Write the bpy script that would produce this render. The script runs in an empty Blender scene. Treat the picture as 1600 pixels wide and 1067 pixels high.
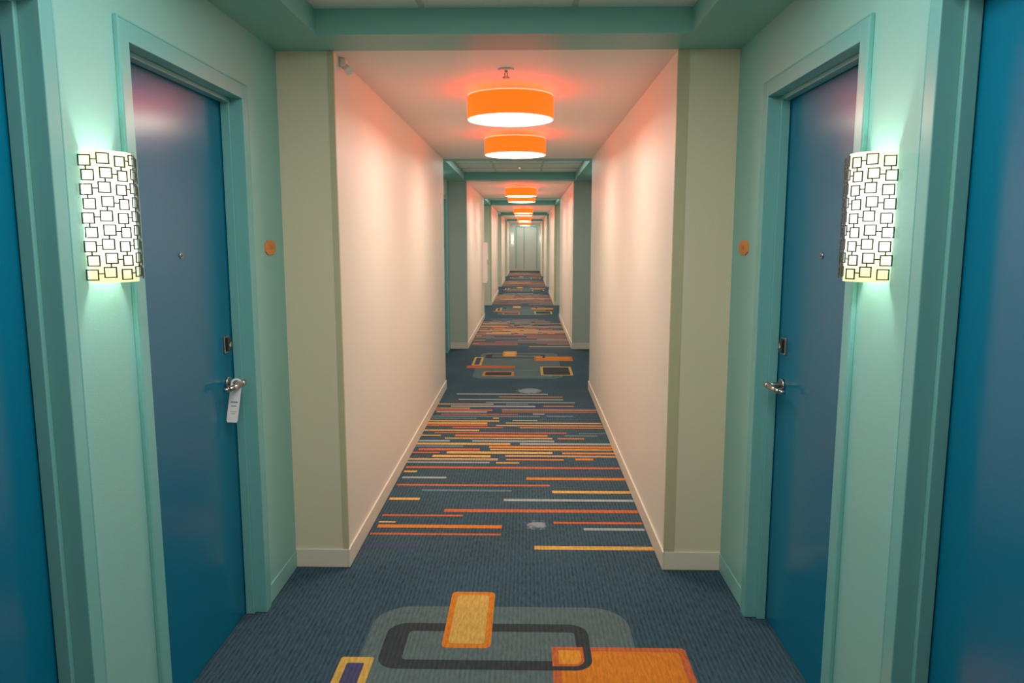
import bpy, bmesh, math, random
from mathutils import Vector, Matrix
random.seed(7)
S = bpy.context.scene
try:
    S.view_settings.view_transform = 'Standard'
    S.view_settings.look = 'None'
    S.view_settings.exposure = 0.15
    S.view_settings.gamma = 1.12
except Exception: pass
COL = S.collection

# ------------------------------------------------------------ helpers
def lin(c):
    r=[]
    for v in c:
        v/=255.0
        r.append(v/12.92 if v<=0.04045 else ((v+0.055)/1.055)**2.4)
    return (r[0],r[1],r[2],1.0)

def mat(name, rgb, rough=0.6, metal=0.0, bump=0.0, bscale=200, var=0.04, vscale=3.0, spec=0.5, emit=None, estr=0.0, coat=0.0):
    m=bpy.data.materials.new(name); m.use_nodes=True
    nt=m.node_tree; b=nt.nodes['Principled BSDF']
    b.inputs['Roughness'].default_value=rough
    b.inputs['Metallic'].default_value=metal
    b.inputs['Specular IOR Level'].default_value=spec
    b.inputs['Coat Weight'].default_value=coat
    c=lin(rgb)
    geo=nt.nodes.new('ShaderNodeNewGeometry')
    no=nt.nodes.new('ShaderNodeTexNoise'); no.inputs['Scale'].default_value=vscale; no.inputs['Detail'].default_value=4
    nt.links.new(geo.outputs['Position'],no.inputs['Vector'])
    mx=nt.nodes.new('ShaderNodeMix'); mx.data_type='RGBA'
    mx.inputs['A'].default_value=tuple(min(1,v*(1-var)) for v in c[:3])+(1,)
    mx.inputs['B'].default_value=tuple(min(1,v*(1+var)) for v in c[:3])+(1,)
    nt.links.new(no.outputs['Fac'],mx.inputs['Factor'])
    nt.links.new(mx.outputs['Result'],b.inputs['Base Color'])
    if bump>0:
        n2=nt.nodes.new('ShaderNodeTexNoise'); n2.inputs['Scale'].default_value=bscale; n2.inputs['Detail'].default_value=2
        nt.links.new(geo.outputs['Position'],n2.inputs['Vector'])
        bp=nt.nodes.new('ShaderNodeBump'); bp.inputs['Strength'].default_value=bump; bp.inputs['Distance'].default_value=0.002
        nt.links.new(n2.outputs['Fac'],bp.inputs['Height'])
        nt.links.new(bp.outputs['Normal'],b.inputs['Normal'])
    if emit:
        b.inputs['Emission Color'].default_value=(emit[0],emit[1],emit[2],1)
        b.inputs['Emission Strength'].default_value=estr
    return m

def glass_mat():
    # frosted glass, hottest around the lamp inside it, cooler yellow-green towards its ends
    m=mat('frosted_cream_glass',(240,240,210),0.4)
    nt=m.node_tree; L=nt.links; b=nt.nodes['Principled BSDF']
    tc=nt.nodes.new('ShaderNodeTexCoord')
    mp=nt.nodes.new('ShaderNodeMapping'); mp.inputs['Scale'].default_value=(0,5.0,6.4)
    L.new(tc.outputs['Object'],mp.inputs['Vector'])
    ln=nt.nodes.new('ShaderNodeVectorMath'); ln.operation='LENGTH'; L.new(mp.outputs['Vector'],ln.inputs[0])
    cr=nt.nodes.new('ShaderNodeValToRGB')
    e=cr.color_ramp.elements
    e[0].position=0.25; e[0].color=(1.0,1.0,0.88,1)
    e[1].position=1.05 if False else 1.0; e[1].color=(0.50,0.50,0.22,1)
    L.new(ln.outputs['Value'],cr.inputs['Fac'])
    L.new(cr.outputs['Color'],b.inputs['Emission Color'])
    b.inputs['Emission Strength'].default_value=1.9
    return m

def carpet(name, rgb, amt=0.35, pale_patch=False, rib=0.2):
    m=bpy.data.materials.new(name); m.use_nodes=True
    nt=m.node_tree; L=nt.links; b=nt.nodes['Principled BSDF']
    b.inputs['Roughness'].default_value=0.95; b.inputs['Specular IOR Level'].default_value=0.15
    c=lin(rgb)
    geo=nt.nodes.new('ShaderNodeNewGeometry')
    mp=nt.nodes.new('ShaderNodeMapping'); mp.inputs['Scale'].default_value=(110,20,1)
    L.new(geo.outputs['Position'],mp.inputs['Vector'])
    no=nt.nodes.new('ShaderNodeTexNoise'); no.inputs['Scale'].default_value=1.0; no.inputs['Detail'].default_value=2; no.inputs['Roughness'].default_value=0.6
    L.new(mp.outputs['Vector'],no.inputs['Vector'])
    n3=nt.nodes.new('ShaderNodeTexNoise'); n3.inputs['Scale'].default_value=260
    L.new(geo.outputs['Position'],n3.inputs['Vector'])
    ad=nt.nodes.new('ShaderNodeMath'); ad.operation='MULTIPLY_ADD'; ad.inputs[1].default_value=0.35; 
    L.new(n3.outputs['Fac'],ad.inputs[0]); L.new(no.outputs['Fac'],ad.inputs[2])
    wv=nt.nodes.new('ShaderNodeTexWave'); wv.wave_type='BANDS'; wv.bands_direction='X'; wv.inputs['Scale'].default_value=17; wv.inputs['Distortion'].default_value=0.3
    L.new(geo.outputs['Position'],wv.inputs['Vector'])
    a2=nt.nodes.new('ShaderNodeMath'); a2.operation='MULTIPLY_ADD'; a2.inputs[1].default_value=rib
    L.new(wv.outputs['Fac'],a2.inputs[0]); L.new(ad.outputs[0],a2.inputs[2])
    # broad traffic wear
    nw=nt.nodes.new('ShaderNodeTexNoise'); nw.inputs['Scale'].default_value=2.2; nw.inputs['Detail'].default_value=5
    L.new(geo.outputs['Position'],nw.inputs['Vector'])
    a3=nt.nodes.new('ShaderNodeMath'); a3.operation='MULTIPLY_ADD'; a3.inputs[1].default_value=0.35
    sb=nt.nodes.new('ShaderNodeMath'); sb.operation='SUBTRACT'; sb.inputs[1].default_value=0.5
    L.new(nw.outputs['Fac'],sb.inputs[0]); L.new(sb.outputs[0],a3.inputs[0]); L.new(a2.outputs[0],a3.inputs[2])
    rp=nt.nodes.new('ShaderNodeMapRange'); rp.inputs['From Min'].default_value=0.50; rp.inputs['From Max'].default_value=0.85+rib
    L.new(a3.outputs[0],rp.inputs['Value'])
    mx=nt.nodes.new('ShaderNodeMix'); mx.data_type='RGBA'
    mx.inputs['A'].default_value=tuple(v*(1-amt) for v in c[:3])+(1,)
    mx.inputs['B'].default_value=tuple(min(1,v*(1+amt)) for v in c[:3])+(1,)
    L.new(rp.outputs['Result'],mx.inputs['Factor'])
    out=mx.outputs['Result']
    if pale_patch:  # pale round patches with noisy edges mixed into the base colour
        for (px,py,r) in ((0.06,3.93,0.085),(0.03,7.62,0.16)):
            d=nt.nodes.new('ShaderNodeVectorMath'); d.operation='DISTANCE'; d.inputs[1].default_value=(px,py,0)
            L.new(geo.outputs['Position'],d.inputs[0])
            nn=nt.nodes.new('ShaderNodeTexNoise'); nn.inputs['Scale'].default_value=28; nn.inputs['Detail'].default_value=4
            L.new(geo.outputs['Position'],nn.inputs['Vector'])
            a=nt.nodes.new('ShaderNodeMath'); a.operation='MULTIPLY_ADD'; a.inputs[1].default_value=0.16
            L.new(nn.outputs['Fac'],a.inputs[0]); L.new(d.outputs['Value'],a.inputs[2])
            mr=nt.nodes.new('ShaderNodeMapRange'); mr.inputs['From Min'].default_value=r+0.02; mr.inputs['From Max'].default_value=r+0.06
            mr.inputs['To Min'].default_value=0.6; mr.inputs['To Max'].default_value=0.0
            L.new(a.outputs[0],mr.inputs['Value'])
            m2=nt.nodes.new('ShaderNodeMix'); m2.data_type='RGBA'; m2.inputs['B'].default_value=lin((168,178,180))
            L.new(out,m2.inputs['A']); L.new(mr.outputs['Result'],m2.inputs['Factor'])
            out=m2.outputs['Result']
    L.new(out,b.inputs['Base Color'])
    bp=nt.nodes.new('ShaderNodeBump'); bp.inputs['Strength'].default_value=0.4; bp.inputs['Distance'].default_value=0.003
    L.new(a2.outputs[0],bp.inputs['Height']); L.new(bp.outputs['Normal'],b.inputs['Normal'])
    return m

def bx(bm,x0,x1,y0,y1,z0,z1,mi=0):
    if x0>x1: x0,x1=x1,x0
    if y0>y1: y0,y1=y1,y0
    if z0>z1: z0,z1=z1,z0
    v=[bm.verts.new(p) for p in ((x0,y0,z0),(x1,y0,z0),(x1,y1,z0),(x0,y1,z0),(x0,y0,z1),(x1,y0,z1),(x1,y1,z1),(x0,y1,z1))]
    fs=[]
    for q in ((0,3,2,1),(4,5,6,7),(0,1,5,4),(1,2,6,5),(2,3,7,6),(3,0,4,7)):
        f=bm.faces.new([v[i] for i in q]); f.material_index=mi; fs.append(f)
    return fs

def finish(bm,name,mats,parent=None,bevel=0.0,smooth=False,label=None,category=None,kind=None,group=None,recalc=True,origin=None):
    if recalc: bmesh.ops.recalc_face_normals(bm,faces=bm.faces)
    if origin is not None:
        bmesh.ops.translate(bm,verts=bm.verts,vec=-Vector(origin))
    me=bpy.data.meshes.new(name); bm.to_mesh(me); bm.free()
    for m in mats: me.materials.append(m)
    if smooth:
        for p in me.polygons: p.use_smooth=True
    o=bpy.data.objects.new(name,me); COL.objects.link(o)
    if origin is not None: o.location=origin
    if bevel>0:
        md=o.modifiers.new('bev','BEVEL'); md.width=bevel; md.segments=2; md.limit_method='ANGLE'
    if parent: o.parent=parent
    if label: o['label']=label
    if category: o['category']=category
    if kind: o['kind']=kind
    if group: o['group']=group
    return o

def empty(name,loc,label=None,category=None,kind=None,group=None):
    e=bpy.data.objects.new(name,None); e.location=loc; e.empty_display_size=0.1; COL.objects.link(e)
    if label: e['label']=label
    if category: e['category']=category
    if kind: e['kind']=kind
    if group: e['group']=group
    return e

def cyl(bm,r0,r1,p0,p1,seg=32,cap=True,mi=0):
    p0=Vector(p0); p1=Vector(p1); ax=(p1-p0).normalized()
    t=Vector((1,0,0)) if abs(ax.x)<0.9 else Vector((0,1,0))
    u=ax.cross(t).normalized(); w=ax.cross(u)
    a=[];b=[]
    for i in range(seg):
        th=2*math.pi*i/seg; d=u*math.cos(th)+w*math.sin(th)
        a.append(bm.verts.new(p0+d*r0)); b.append(bm.verts.new(p1+d*r1))
    for i in range(seg):
        j=(i+1)%seg
        f=bm.faces.new((a[i],a[j],b[j],b[i])); f.material_index=mi; f.smooth=True
    if cap:
        f=bm.faces.new(a[::-1]); f.material_index=mi
        f=bm.faces.new(b); f.material_index=mi

def tube_ring(bm,ro,ri,z0,z1,seg=64,mi=0,mi_in=None):
    R=[]
    for (r,z) in ((ro,z0),(ro,z1),(ri,z1),(ri,z0)):
        R.append([bm.verts.new((r*math.cos(2*math.pi*i/seg),r*math.sin(2*math.pi*i/seg),z)) for i in range(seg)])
    for k in range(4):
        A=R[k];B=R[(k+1)%4]
        for i in range(seg):
            j=(i+1)%seg
            f=bm.faces.new((A[i],A[j],B[j],B[i])); f.material_index = (mi_in if (k==2 and mi_in is not None) else mi)
            f.smooth = k in (0,2)

# ------------------------------------------------------------ materials
M_corr = mat('cream_wall_paint',(242,234,220),0.45,bump=0.25,bscale=350,var=0.02)
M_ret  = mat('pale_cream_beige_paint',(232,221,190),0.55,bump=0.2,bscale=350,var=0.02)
M_ret2 = mat('grey_teal_return',(184,196,186),0.55,bump=0.2,bscale=350,var=0.02)  # greyer, darker colour for second-bay returns and their corner guards
M_guard= mat('corner_guard_olive',(200,193,154),0.45,var=0.02)
M_teal = mat('seafoam_wall_paint',(136,198,190),0.40,bump=0.25,bscale=350,var=0.03)
M_sof  = mat('soffit_teal_paint',(122,188,178),0.5,bump=0.15,bscale=350,var=0.03)
M_frame= mat('glossy_seafoam_metal',(112,184,180),0.26,var=0.02)
M_door = mat('deep_blue_door_paint',(0,108,144),0.20,bump=0.08,bscale=60,var=0.06,vscale=1.5,spec=0.26)
M_ceil = mat('white_ceiling_paint',(236,232,224),0.6,bump=0.2,bscale=250,var=0.02)
M_tile = mat('acoustic_tile',(240,238,226),0.8,bump=0.5,bscale=160,var=0.05,vscale=60)
M_grid = mat('white_ceiling_grid',(196,200,186),0.4)
M_base = mat('cream_vinyl_baseboard',(236,226,206),0.45,var=0.02)
M_baset= mat('teal_baseboard',(138,198,190),0.4,var=0.02)
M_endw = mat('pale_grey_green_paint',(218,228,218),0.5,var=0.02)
M_stl  = mat('brushed_steel',(190,186,178),0.28,metal=1.0)
M_blk  = mat('black_plastic',(30,32,34),0.35)
M_wht  = mat('white_plastic',(232,230,224),0.4)
M_card = mat('white_card',(236,236,238),0.5)
M_cardp= mat('printed_grey_purple_ink',(140,134,172),0.5)
M_sign = mat('orange_sign_plastic',(232,132,34),0.35)
M_text = mat('dark_amber_lettering',(206,112,30),0.5)
M_bron = mat('dark_bronze_metal',(52,46,38),0.45)
M_glass= glass_mat()
M_shade= mat('orange_fabric_shade',(225,64,8),0.8,emit=(1.0,0.026,0.001),estr=5.6)
M_shin = mat('shade_lining',(250,170,120),0.8,emit=(1.0,0.20,0.04),estr=1.4)
M_rim  = mat('pale_shade_rim',(250,210,180),0.6,emit=(1.0,0.55,0.35),estr=0.7)
M_diff = mat('white_acrylic_diffuser',(245,240,232),0.4,emit=(1.0,0.86,0.72),estr=23)

C_base = carpet('carpet_slate_blue',(54,78,92),0.48,pale_patch=True,rib=.28)
C_grey = carpet('carpet_sage_grey',(88,106,108),0.28)
C_dark = carpet('carpet_charcoal',(54,60,64),0.3)
C_org  = carpet('carpet_orange',(222,124,38),0.22,rib=.1)
C_red  = carpet('carpet_red_orange',(204,98,54),0.25,rib=.1)
C_yel  = carpet('carpet_gold',(216,168,82),0.22,rib=.1)
C_pur  = carpet('carpet_purple',(72,70,106),0.25)
C_lgt  = carpet('carpet_light_grey',(156,168,168),0.2)
C_blu  = carpet('carpet_grey_blue',(96,122,132),0.25)
C_tan  = carpet('carpet_tan',(186,150,108),0.22)
C_amb  = carpet('carpet_amber',(232,148,48),0.2,rib=.1)
CM=[C_base,C_grey,C_dark,C_org,C_red,C_yel,C_pur,C_lgt,C_blu,C_tan,C_amb]
BASE,GREY,DARK,ORG,RED,YEL,PUR,LGT,BLU,TAN,AMB=range(11)

# ------------------------------------------------------------ layout
XL,XR=-0.862,0.664
NL,NR=-1.116,0.931
OL,OR=-1.32,1.14
H=2.4; HT=2.5
P=7.25
N0,N1=0.46,3.38
END=38.4
NK=5
def NW(s): return NL if s<0 else NR
def CW(s): return XL if s<0 else XR
def OW(s): return OL if s<0 else OR

# ------------------------------------------------------------ floor with woven pattern
bm=bmesh.new()
def quad(x0,x1,y0,y1,z,mi):
    v=[bm.verts.new(p) for p in ((x0,y0,z),(x1,y0,z),(x1,y1,z),(x0,y1,z))]
    f=bm.faces.new(v); f.material_index=mi
def rr_pts(x0,x1,y0,y1,r,n=8):
    pts=[]
    for cx,cy,a in ((x1-r,y1-r,0),(x0+r,y1-r,90),(x0+r,y0+r,180),(x1-r,y0+r,270)):
        for i in range(n+1):
            t=math.radians(a+90*i/n); pts.append((cx+r*math.cos(t),cy+r*math.sin(t)))
    return pts
def rrect(x0,x1,y0,y1,r,z,mi):
    f=bm.faces.new([bm.verts.new((p[0],p[1],z)) for p in rr_pts(x0,x1,y0,y1,r)]); f.material_index=mi
def corner(x0,x1,y0,y1,r,z,mi,n=8):
    # rectangle with only its near outer corner rounded
    pts=[(x1,y1),(x0,y1),(x0,y0)]
    for i in range(n+1):
        t=math.radians(270+90*i/n); pts.append((x1-r+r*math.cos(t),y0+r+r*math.sin(t)))
    f=bm.faces.new([bm.verts.new((p[0],p[1],z)) for p in pts]); f.material_index=mi
def rring(x0,x1,y0,y1,r,tx0,tx1,ty,z,mi):
    a=[bm.verts.new((p[0],p[1],z)) for p in rr_pts(x0,x1,y0,y1,r)]
    b=[bm.verts.new((p[0],p[1],z)) for p in rr_pts(x0+tx0,x1-tx1,y0+ty,y1-ty,max(0.01,r-min(tx0,ty)))]
    n=len(a)
    for i in range(n):
        j=(i+1)%n
        f=bm.faces.new((a[i],a[j],b[j],b[i])); f.material_index=mi
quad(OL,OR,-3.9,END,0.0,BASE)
STR=[(.043,.654,3.62,.045,YEL),(-.85,-.57,3.63,.035,PUR),(-.842,-.135,3.787,.022,RED),(-.823,-.135,3.894,.045,ORG),
(.316,.65,3.87,.03,LGT),(.154,.65,3.96,.028,RED),(-.83,-.735,3.955,.02,YEL),(-.83,-.365,4.057,.024,RED),(-.481,.655,4.14,.045,RED),
(-.137,.655,4.32,.038,LGT),(-.84,-.653,4.33,.04,YEL),(.164,.655,4.47,.045,YEL),(-.663,-.09,4.49,.03,BLU),(-.84,.152,4.59,.03,RED),
(0,.655,4.73,.045,ORG),(-.83,-.534,4.74,.035,LGT),(-.84,-.75,4.87,.035,YEL),(.25,.65,4.87,.03,PUR),(-.84,.65,4.965,.038,RED)]
y=5.08
cols=[RED,ORG,YEL,LGT,PUR,TAN,BLU,YEL,LGT,ORG,RED,LGT,BLU,ORG,TAN,YEL]
while y<7.5:
    dense = y<7.0
    L=random.uniform(.35,1.1)
    x0=-.855 if random.random()<.3 else random.uniform(-.85,.0)
    x1=min(.657,x0+L)
    STR.append((x0,x1,y+random.uniform(-.008,.008),random.choice((.03,.042,.052)),random.choice(cols)))
    if dense and x1<.4 and random.random()<.85:
        STR.append((x1+random.uniform(.04,.15),.657 if random.random()<.5 else min(.657,x1+random.uniform(.2,.5)),y+random.uniform(-.012,.012),random.choice((.03,.042,.052)),random.choice(cols)))
    if dense and x0>-.6 and random.random()<.85:
        STR.append((-.855,x0-random.uniform(.04,.2),y+random.uniform(-.012,.012),random.choice((.03,.042,.052)),random.choice(cols)))
    y+= .082 if dense else .13
for k in range(-1,NK):
    o=P*k
    for i,(a,b_,yy,w,c) in enumerate(STR):
        if b_-a<.04: continue
        quad(a,b_,yy+o-w/2,yy+o+w/2,0.0006+0.00001*(i%7)+ (0.0004 if i%2 else 0),c)
    if k>=0:
        rrect(-.634,.426,o+1.05,o+2.998,.16,0.0006,GREY)
        rring(-.561,.251,o+2.525,o+2.855,.08,.09,.055,.062,0.0010,DARK)
        rring(-.40,.30,o+1.15,o+1.62,.08,.05,.05,.05,0.0010,BLU)
        rrect(.10,.615,o+2.30,o+2.684,.02,0.0012,RED)
        rrect(.13,.585,o+2.33,o+2.654,.02,0.0015,ORG)
        corner(.10,.251,o+2.525,o+2.684,.07,0.0017,DARK)
        corner(.10,.222,o+2.552,o+2.684,.045,0.0019,RED)
        corner(.125,.210,o+2.566,o+2.660,.03,0.0021,AMB)
        rrect(-.33,-.138,o+2.67,o+3.13,.025,0.0013,ORG)
        rrect(-.305,-.163,o+2.70,o+3.10,.02,0.0016,YEL)
        rrect(-.70,-.575,o+1.95,o+2.60,.012,0.0013,YEL)
        rrect(-.67,-.605,o+1.99,o+2.56,.008,0.0016,PUR)
        rrect(-.75,-.145,o+1.74,o+1.93,.015,0.0012,RED)
        rrect(.17,.55,o+1.26,o+1.86,.02,0.0012,YEL)
        rrect(.20,.52,o+1.30,o+1.82,.015,0.0015,DARK)
        rrect(-.52,-.15,o+1.21,o+1.51,.02,0.0012,ORG)
        rrect(-.49,-.18,o+1.26,o+1.46,.015,0.0015,DARK)
for f in bm.faces: 
    f.normal_update()
    if f.normal.z<0: f.normal_flip()
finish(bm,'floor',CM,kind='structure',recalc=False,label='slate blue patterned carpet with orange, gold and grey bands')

# ------------------------------------------------------------ corridor blocks, ceilings, baseboards
for k in range(-1,NK):
    o=P*k; a=N1+o; b=N0+P+o
    for s,nm in ((-1,'left'),(1,'right')):
        bm=bmesh.new()
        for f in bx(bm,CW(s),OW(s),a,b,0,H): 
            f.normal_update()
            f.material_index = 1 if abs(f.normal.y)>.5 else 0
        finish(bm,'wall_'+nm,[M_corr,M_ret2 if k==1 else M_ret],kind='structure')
        t=.010; bm=bmesh.new()
        bx(bm,CW(s),CW(s)-s*t,a-t,b+t,0.001,.092)
        bx(bm,CW(s),NW(s),a-t,a,0.001,.092)
        bx(bm,CW(s),NW(s),b,b+t,0.001,.092)
        finish(bm,'baseboard_'+nm,[M_base],kind='structure',bevel=.003)
        if -1<=k<=2:
            bm=bmesh.new(); w=.045 if s>0 else .022
            bx(bm,CW(s),CW(s)+s*w,a-.005,a,.093,H-.001)
            bx(bm,CW(s)-s*.004,CW(s),a-.005,a+.012,.093,H-.001)
            finish(bm,'trim_1',[M_guard if k!=1 else M_ret2],kind='structure')
    bm=bmesh.new(); bx(bm,OL,OR,a,b,H,HT)
    finish(bm,'ceiling',[M_ceil],kind='structure')

# ------------------------------------------------------------ alcoves
DZ=2.115; FZ=2.17
DF={-1:(2.06,2.98),1:(2.095,2.98)}; DN={-1:(.80,1.775),1:(.80,1.785)}
for k in range(0,NK):
    o=P*k
    for s,nm in ((-1,'left'),(1,'right')):
        openings = [DN[s],DF[s]] if k==0 else ([DF[s]] if k==1 else [])
        bm=bmesh.new(); y=N0
        for (p,q) in openings:
            bx(bm,NW(s),OW(s),o+y,o+p,0,H)
            bx(bm,NW(s),OW(s),o+p,o+q,FZ,H)
            y=q
        bx(bm,NW(s),OW(s),o+y,o+N1,0,H)
        finish(bm,'wall_'+nm,[M_teal],kind='structure')
        bm=bmesh.new(); y=N0
        for (p,q) in openings+[(N1,None)]:
            y0=o+y+(.0105 if y==N0 else 0); y1=o+p-(.0105 if p==N1 else 0)
            bx(bm,NW(s),NW(s)-s*.006,y0,y1,0.001,.085)
            y=q
        finish(bm,'baseboard_'+nm,[M_baset],kind='structure',bevel=.002)
    bm=bmesh.new(); r=.26
    bx(bm,OL,OR,o+N0,o+N0+r,H,HT); bx(bm,OL,OR,o+N1-r,o+N1,H,HT)
    bx(bm,OL,XL,o+N0+r,o+N1-r,H,HT); bx(bm,XR,OR,o+N0+r,o+N1-r,H,HT)
    finish(bm,'ceiling',[M_sof],kind='structure')
    bm=bmesh.new(); bx(bm,OL,OR,o+N0,o+N1,HT+.001,HT+.04)
    for gx in (-.425,.19): bx(bm,gx-.012,gx+.012,o+N0+r,o+N1-r,HT-.004,HT+.002,1)
    for gy in (1.3,1.91,2.52): bx(bm,XL,XR,o+gy-.012,o+gy+.012,HT-.004,HT+.002,1)
    finish(bm,'ceiling',[M_tile,M_grid],kind='structure')

# end of the hall
e0=N0+P*NK
for s,nm in ((-1,'left'),(1,'right')):
    bm=bmesh.new(); bx(bm,NW(s),OW(s),e0,END,0,H); finish(bm,'wall_'+nm,[M_endw],kind='structure')
bm=bmesh.new(); bx(bm,OL,OR,e0,END+.1,H,HT); finish(bm,'ceiling',[M_ceil],kind='structure')
bm=bmesh.new(); bx(bm,OL,OR,END,END+.1,0,H); finish(bm,'wall_end',[M_endw],kind='structure')
bm=bmesh.new(); bx(bm,NL+.001,NR-.001,END-.012,END,0.001,.1); finish(bm,'baseboard_end',[M_base],kind='structure')
bm=bmesh.new()
bx(bm,-.16,-.12,END-.03,END,.101,H-.001)
bx(bm,-.58,-.54,END-.03,END,.101,2.25); bx(bm,.49,.53,END-.03,END,.101,2.25); bx(bm,-.58,.53,END-.03,END,2.25,2.30)
finish(bm,'trim_2',[M_baset],kind='structure')
bm=bmesh.new(); bx(bm,OL,OR,-4.0,-3.87,0,HT); finish(bm,'wall_rear',[M_corr],kind='structure')

# ------------------------------------------------------------ doors
dn=[0]
def make_door(s,p,q,o,handle_far):
    dn[0]+=1
    X=lambda u: NW(s)+s*u
    root=empty('door_%d'%dn[0],(X(.07),o+(p+q)/2,0),label='deep blue flush hotel room door in a seafoam metal frame',category='door',kind='structure')
    rl=Vector(root.location)
    def fin(bm,name,mats,**kw):
        bmesh.ops.translate(bm,verts=bm.verts,vec=-rl)
        return finish(bm,name,mats,parent=root,**kw)
    y0,y1=o+p,o+q; j=.05; pr=-.014; bk=.15
    bm=bmesh.new()
    bx(bm,X(pr),X(bk),y0,y0+j,0.001,FZ); bx(bm,X(pr),X(bk),y1-j,y1,0.001,FZ)
    bx(bm,X(pr),X(bk),y0+j,y1-j,DZ,FZ)
    bx(bm,X(pr),X(0),y0-.006,y0,0.001,FZ+.006); bx(bm,X(pr),X(0),y1,y1+.006,0.001,FZ+.006)
    bx(bm,X(pr),X(0),y0,y1,FZ,FZ+.006)
    st=.016
    bx(bm,X(.035),X(.07),y0+j,y0+j+st,0.001,DZ); bx(bm,X(.035),X(.07),y1-j-st,y1-j,0.001,DZ)
    bx(bm,X(.035),X(.07),y0+j+st,y1-j-st,DZ-st,DZ)
    fin(bm,'door_frame',[M_frame],bevel=.0025)
    bm=bmesh.new(); bx(bm,X(.073),X(.117),y0+j+.003,y1-j-.003,.004,DZ-.003)
    fin(bm,'door_leaf',[M_door],bevel=.002)
    hy = (y1-j-.075) if handle_far else (y0+j+.075)
    dr = -1 if handle_far else 1
    bm=bmesh.new(); z=1.01
    cyl(bm,.027,.025,(X(.073),hy,z),(X(.063),hy,z),28)
    cyl(bm,.011,.011,(X(.063),hy,z),(X(.012),hy,z),16)
    cyl(bm,.0125,.0125,(X(.012),hy-dr*.012,z),(X(.012),hy+dr*.03,z),16)
    cyl(bm,.0125,.009,(X(.012),hy+dr*.03,z),(X(.02),hy+dr*.115,z-.004),16)
    cyl(bm,.009,.008,(X(.02),hy+dr*.115,z-.004),(X(.04),hy+dr*.122,z-.004),16)
    fin(bm,'lever_handle',[M_stl],label='brushed steel lever handle')
    bm=bmesh.new(); z=1.165
    bx(bm,X(.073),X(.065),hy-.024,hy+.024,z-.034,z+.034,0)
    bx(bm,X(.065),X(.054),hy-.018,hy+.018,z-.027,z+.027,1)
    cyl(bm,.010,.010,(X(.054),hy,z),(X(.050),hy,z),16,mi=0)
    fin(bm,'deadbolt_lock',[M_stl,M_blk],bevel=.004,label='black and steel key card lock')
    bm=bmesh.new(); yc=(y0+y1)/2
    cyl(bm,.011,.009,(X(.073),yc,1.52),(X(.068),yc,1.52),20,mi=0)
    cyl(bm,.006,.006,(X(.068),yc,1.52),(X(.067),yc,1.52),16,mi=1)
    fin(bm,'peephole',[M_stl,M_blk])
    return hy
for s in (-1,1):
    hy=make_door(s,*DF[s],0,True)
    make_door(s,*DN[s],0,False)
    make_door(s,*DF[s],P,True)
    if s<0: hyL=hy

# ------------------------------------------------------------ door hanger on handle
bm=bmesh.new()
W=.021; hole_r=.0145
outer=[]
for i in range(13):
    t=math.pi*i/12; outer.append((W*math.cos(t),.004+.018*math.sin(t)))
outer+= [(-W,-.145),(-W*.8,-.152),(W*.8,-.152),(W,-.145)]
n=len(outer)
hole=[]
for (x,z) in outer:
    a=math.atan2(z,x); hole.append((hole_r*math.cos(a),hole_r*math.sin(a)))
A0=[bm.verts.new((x,0,z)) for x,z in outer]; B0=[bm.verts.new((x,0,z)) for x,z in hole]
A1=[bm.verts.new((x,.0014,z)) for x,z in outer]; B1=[bm.verts.new((x,.0014,z)) for x,z in hole]
for i in range(n):
    j=(i+1)%n
    bm.faces.new((A0[i],A0[j],B0[j],B0[i])); bm.faces.new((A1[j],A1[i],B1[i],B1[j]))
    bm.faces.new((A0[j],A0[i],A1[i],A1[j])); bm.faces.new((B0[i],B0[j],B1[j],B1[i]))
for z0,z1,w in ((-.075,-.069,.013),(-.089,-.085,.010),(-.110,-.108,.012),(-.118,-.116,.009)):
    bx(bm,-w,w,-.0006,0,z0,z1,1)
tag=finish(bm,'door_hanger',[M_card,M_cardp],label='white card door hanger looped over a steel lever handle',category='door hanger')
tag.location=(NL-.022,hyL-.04,1.014); tag.rotation_euler=(math.radians(-4),math.radians(10),math.radians(34))

# ------------------------------------------------------------ room number plates
def text_mesh(s_,size,depth):
    cu=bpy.data.curves.new('t','FONT'); cu.body=s_; cu.size=size; cu.extrude=depth; cu.align_x='CENTER'; cu.align_y='CENTER'
    ob=bpy.data.objects.new('t',cu); COL.objects.link(ob)
    dg=bpy.context.evaluated_depsgraph_get()
    me=bpy.data.meshes.new_from_object(ob.evaluated_get(dg))
    bpy.data.objects.remove(ob); return me
for s,num in ((-1,'125'),(1,'124')):
    x=NW(s); yc=3.20; zc=1.54
    root=empty('room_number_sign',(x,yc,zc),label='small orange octagonal plaque reading %s beside a blue door'%num,category='sign')
    bm=bmesh.new(); a=.064; h=.032; cy=.034; cz_=.016
    prof=[(-a,-h+cz_),(-a+cy,-h),(a-cy,-h),(a,-h+cz_),(a,h-cz_),(a-cy,h),(-a+cy,h),(-a,h-cz_)]
    def ring(u,sc): return [bm.verts.new((-s*u,yy*sc,zz*sc)) for yy,zz in prof]
    r0=ring(0.0,1);r1=ring(.004,1);r2=ring(.006,.93)
    for A,B in ((r0,r1),(r1,r2)):
        for i in range(8):
            j=(i+1)%8; bm.faces.new((A[i],A[j],B[j],B[i]))
    bm.faces.new(r0[::-1]); bm.faces.new(r2)
    finish(bm,'sign_plate',[M_sign],parent=root)
    me=text_mesh(num,.026,.0003); me.materials.clear(); me.materials.append(M_text)
    t=bpy.data.objects.new('room_number',me); COL.objects.link(t); t.parent=root
    t.location=(-s*.0064,0,0); t.rotation_euler=(math.radians(90),0,math.radians(90 if s<0 else -90))

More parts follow.
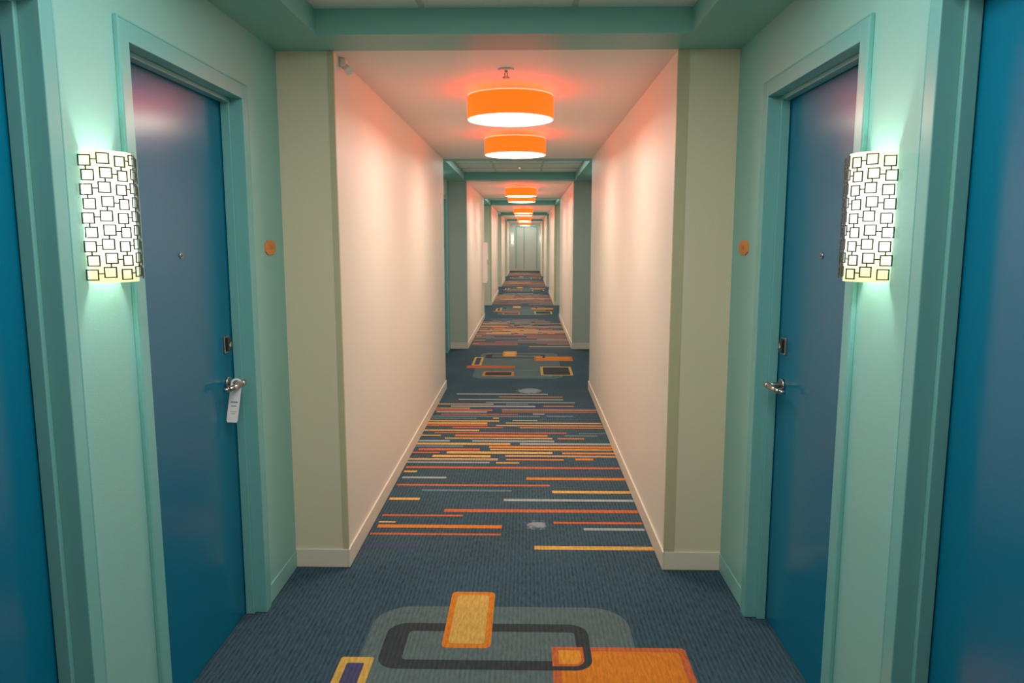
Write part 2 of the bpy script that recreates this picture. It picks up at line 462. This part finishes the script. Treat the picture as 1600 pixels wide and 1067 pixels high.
# ------------------------------------------------------------ wall sconces
def sconce_meshes():
    hh=.162; R=.072; RL=.086
    bm=bmesh.new(); bx(bm,.0,.012,-.05,.05,-.10,.10)
    bx(bm,.012,.03,-.015,.015,-.02,.02)
    me_b=bpy.data.meshes.new('back_plate'); bmesh.ops.recalc_face_normals(bm,faces=bm.faces); bm.to_mesh(me_b); bm.free(); me_b.materials.append(M_stl)
    bm=bmesh.new(); seg=32; rings=[]
    for r in (R,R-.004):
        for z in (-hh-.004,hh+.004):
            rings.append([bm.verts.new((.004+r*math.sin(math.pi*i/seg)*1.1,-r*math.cos(math.pi*i/seg),z)) for i in range(seg+1)])
    o0,o1,i0,i1=rings
    for i in range(seg):
        for q in ((o0[i],o0[i+1],o1[i+1],o1[i]),(i0[i+1],i0[i],i1[i],i1[i+1]),(o1[i],o1[i+1],i1[i+1],i1[i]),(o0[i+1],o0[i],i0[i],i0[i+1])):
            f=bm.faces.new(q); f.smooth=True
    me_g=bpy.data.meshes.new('glass_shade'); bm.to_mesh(me_g); bm.free(); me_g.materials.append(M_glass)
    # lattice of linked open squares wrapped round the half cylinder
    bm=bmesh.new(); t=.0030
    def bar(a0,a1,z0,z1):
        n=max(1,int(abs(a1-a0)/.008)); th=.002
        cols=[]
        for i in range(n+1):
            a=(a0+(a1-a0)*i/n)/RL
            d=Vector((math.sin(a)*1.08,-math.cos(a),0))
            cols.append([bm.verts.new(d*RL+Vector((0,0,z0))),bm.verts.new(d*RL+Vector((0,0,z1))),bm.verts.new(d*(RL+th)+Vector((0,0,z1))),bm.verts.new(d*(RL+th)+Vector((0,0,z0)))])
        for i in range(n):
            A,B=cols[i],cols[i+1]
            for k in range(4):
                l=(k+1)%4; bm.faces.new((A[k],A[l],B[l],B[k]))
        bm.faces.new(cols[0][::-1]); bm.faces.new(cols[-1])
    Ltot=math.pi*RL; nc=7; pa=Ltot/nc; nr=9; pz=(2*hh-.004)/nr
    h=.0142
    def C(i,j):
        return ((i+.5)*pa + (.0025 if j%2 else -.0025), -hh+(j+.5)*pz+.002 + (.003 if i%2 else -.003))
    for i in range(nc):
        for j in range(nr):
            ca,cz=C(i,j); ca=min(max(ca,h),Ltot-h)
            bar(ca-h,ca+h,cz+h-t,cz+h); bar(ca-h,ca+h,cz-h,cz-h+t)
            bar(ca-h,ca-h+t,cz-h+t,cz+h-t); bar(ca+h-t,ca+h,cz-h+t,cz+h-t)
            if i<nc-1 and (i+j)%2==0:
                c2,z2=C(i+1,j); zm=(cz+z2)/2; bar(ca+h,min(c2,Ltot-h)-h,zm-t/2,zm+t/2)
            if j<nr-1 and (i+j)%2==1:
                c2,z2=C(i,j+1); am=(ca+c2)/2; bar(am-t/2,am+t/2,cz+h,z2-h)
    bmesh.ops.recalc_face_normals(bm,faces=bm.faces)
    me_l=bpy.data.meshes.new('metal_lattice'); bm.to_mesh(me_l); bm.free(); me_l.materials.append(M_bron)
    return me_b,me_g,me_l
SC=sconce_meshes()
def place_sconce(loc,rz,end=False,e=2.1):
    root=empty('wall_sconce',loc,label='half-cylinder frosted glass sconce wrapped in a square metal lattice, lit' if not end else 'small lit half-cylinder sconce on the far end wall',category='wall lamp',group='corridor wall sconces')
    root.rotation_euler=(0,0,rz)
    for me,nm in zip(SC,('back_plate','glass_shade','metal_lattice')):
        c=bpy.data.objects.new(nm,me); COL.objects.link(c); c.parent=root
    for dz in (.04,-.04):
        l=bpy.data.lights.new('sconce_glow','POINT'); l.energy=e; l.color=(1,.98,.86); l.shadow_soft_size=.012
        lo=bpy.data.objects.new('sconce_bulb',l); COL.objects.link(lo); lo.parent=root; lo.location=(.055,0,dz)
place_sconce((NL,1.93,1.63),0)
place_sconce((NR,1.985,1.63),math.pi)
place_sconce((NL,1.93+P,1.63),0); place_sconce((NR,1.985+P,1.63),math.pi)
place_sconce((-.76,END,1.63),-math.pi/2,end=True,e=1.2); place_sconce((.74,END,1.63),-math.pi/2,end=True,e=1.2)

# ------------------------------------------------------------ drum ceiling lamps
CX=-.094
def lamp_meshes():
    R=.24; z0=-.160; z1=-.040
    out=[]
    bm=bmesh.new(); tube_ring(bm,R,R-.003,z0,z1,64,0,1); out.append(('drum_shade',bm,[M_shade,M_shin]))
    bm=bmesh.new(); tube_ring(bm,R+.001,R-.005,z1,z1+.006,64); tube_ring(bm,R+.001,R-.005,z0-.003,z0,64); out.append(('shade_rim',bm,[M_rim]))
    bm=bmesh.new(); cyl(bm,R-.006,R-.006,(0,0,z0+.004),(0,0,z0+.008),64); out.append(('diffuser',bm,[M_diff]))
    bm=bmesh.new(); cyl(bm,.075,.085,(0,0,-.024),(0,0,0),32); cyl(bm,.01,.01,(0,0,z0+.012),(0,0,-.024),12)
    for k in range(3):
        a=2*math.pi*k/3; cyl(bm,.003,.003,(0,0,z1+.002),((R-.003)*math.cos(a),(R-.003)*math.sin(a),z1+.002),8)
    out.append(('mounting_canopy',bm,[M_wht]))
    r=[]
    for nm,bm,ms in out:
        bmesh.ops.recalc_face_normals(bm,faces=bm.faces)
        if nm=='diffuser':
            bm.normal_update()
            for f in bm.faces:
                if f.normal.z>-.5: f.material_index=1
            ms=ms+[M_wht]
        me=bpy.data.meshes.new(nm); bm.to_mesh(me); bm.free()
        for m in ms: me.materials.append(m)
        r.append((nm,me))
    return r
LM=lamp_meshes()
for k in range(-1,NK):
    for yy in (4.25,5.97):
        if k==-1 and yy>5: continue
        root=empty('ceiling_lamp',(CX,yy+P*k,H),label='orange fabric drum ceiling lamp with glowing white diffuser',category='ceiling lamp',group='orange drum lamps along the hallway ceiling')
        for nm,me in LM:
            c=bpy.data.objects.new(nm,me); COL.objects.link(c); c.parent=root
# ------------------------------------------------------------ sprinklers
def sprinkler(loc):
    root=empty('fire_sprinkler',loc,label='small white pendent fire sprinkler on the ceiling',category='sprinkler')
    bm=bmesh.new(); cyl(bm,.036,.040,(0,0,-.008),(0,0,0),32); finish(bm,'escutcheon',[M_wht],parent=root)
    bm=bmesh.new(); cyl(bm,.008,.009,(0,0,-.018),(0,0,-.008),16)
    cyl(bm,.002,.002,(-.009,0,-.018),(-.006,0,-.038),8); cyl(bm,.002,.002,(.009,0,-.018),(.006,0,-.038),8)
    cyl(bm,.002,.002,(0,0,-.018),(0,0,-.038),8)
    for k in range(12):
        a=2*math.pi*k/12
        cyl(bm,.004,.003,(0,0,-.039),(.018*math.cos(a),.018*math.sin(a),-.041),6)
    cyl(bm,.011,.011,(0,0,-.041),(0,0,-.038),16)
    finish(bm,'sprinkler_head',[M_stl],parent=root)
sprinkler((CX-.01,3.74,H)); sprinkler((CX,2.2+P,HT)); 
# ------------------------------------------------------------ little sensor at wall/ceiling
root=empty('motion_sensor',(XL,3.52,2.36),label='small white ceiling-corner sensor on the cream wall',category='sensor')
bm=bmesh.new(); bx(bm,0,.03,-.028,.028,.0,.04); finish(bm,'sensor_base',[M_wht],parent=root,bevel=.005)
bm=bmesh.new(); cyl(bm,.014,.02,(.018,0,.008),(.05,-.03,-.022),20); finish(bm,'sensor_head',[M_wht],parent=root,bevel=.003)
# ------------------------------------------------------------ wall cabinet far down
root=empty('wall_cabinet',(XL,14.45,.75),label='slim white cabinet mounted on the corridor wall',category='cabinet')
bm=bmesh.new(); bx(bm,0,.085,-.15,.15,0,.78); finish(bm,'cabinet_body',[M_wht],parent=root,bevel=.006)
bm=bmesh.new(); bx(bm,.085,.097,-.14,.14,.02,.76); finish(bm,'cabinet_door',[M_wht],parent=root,bevel=.003)
bm=bmesh.new(); bx(bm,.097,.11,-.12,-.11,.35,.45); finish(bm,'handle',[M_stl],parent=root,bevel=.002)

# ------------------------------------------------------------ added soft fill lights under alcove and end ceilings, no fixture
for k in range(0,NK+1):
    l=bpy.data.lights.new('alcove_fill','AREA'); l.shape='RECTANGLE'; l.size=1.2; l.size_y=1.4
    l.energy=22 if k==0 else (12 if k==1 else (19 if k<NK else 9)); l.color=(1,.97,.9)
    lo=bpy.data.objects.new('alcove_fill',l); COL.objects.link(lo); lo.location=(CX,1.6+P*k-(.3 if k==NK else 0),(HT if k<NK else H)-.02)
w=bpy.data.worlds.new('World'); S.world=w; w.use_nodes=True
w.node_tree.nodes['Background'].inputs[0].default_value=(.6,.65,.7,1); w.node_tree.nodes['Background'].inputs[1].default_value=.3

# ------------------------------------------------------------ camera
cd=bpy.data.cameras.new('camera'); cd.sensor_width=36; cd.lens=1150/1600*36; cd.clip_start=.02
co=bpy.data.objects.new('camera',cd); COL.objects.link(co); co.location=(0,0,1.572)
co.rotation_euler=(math.radians(90-7.83),0,math.radians(1.15))
S.camera=co
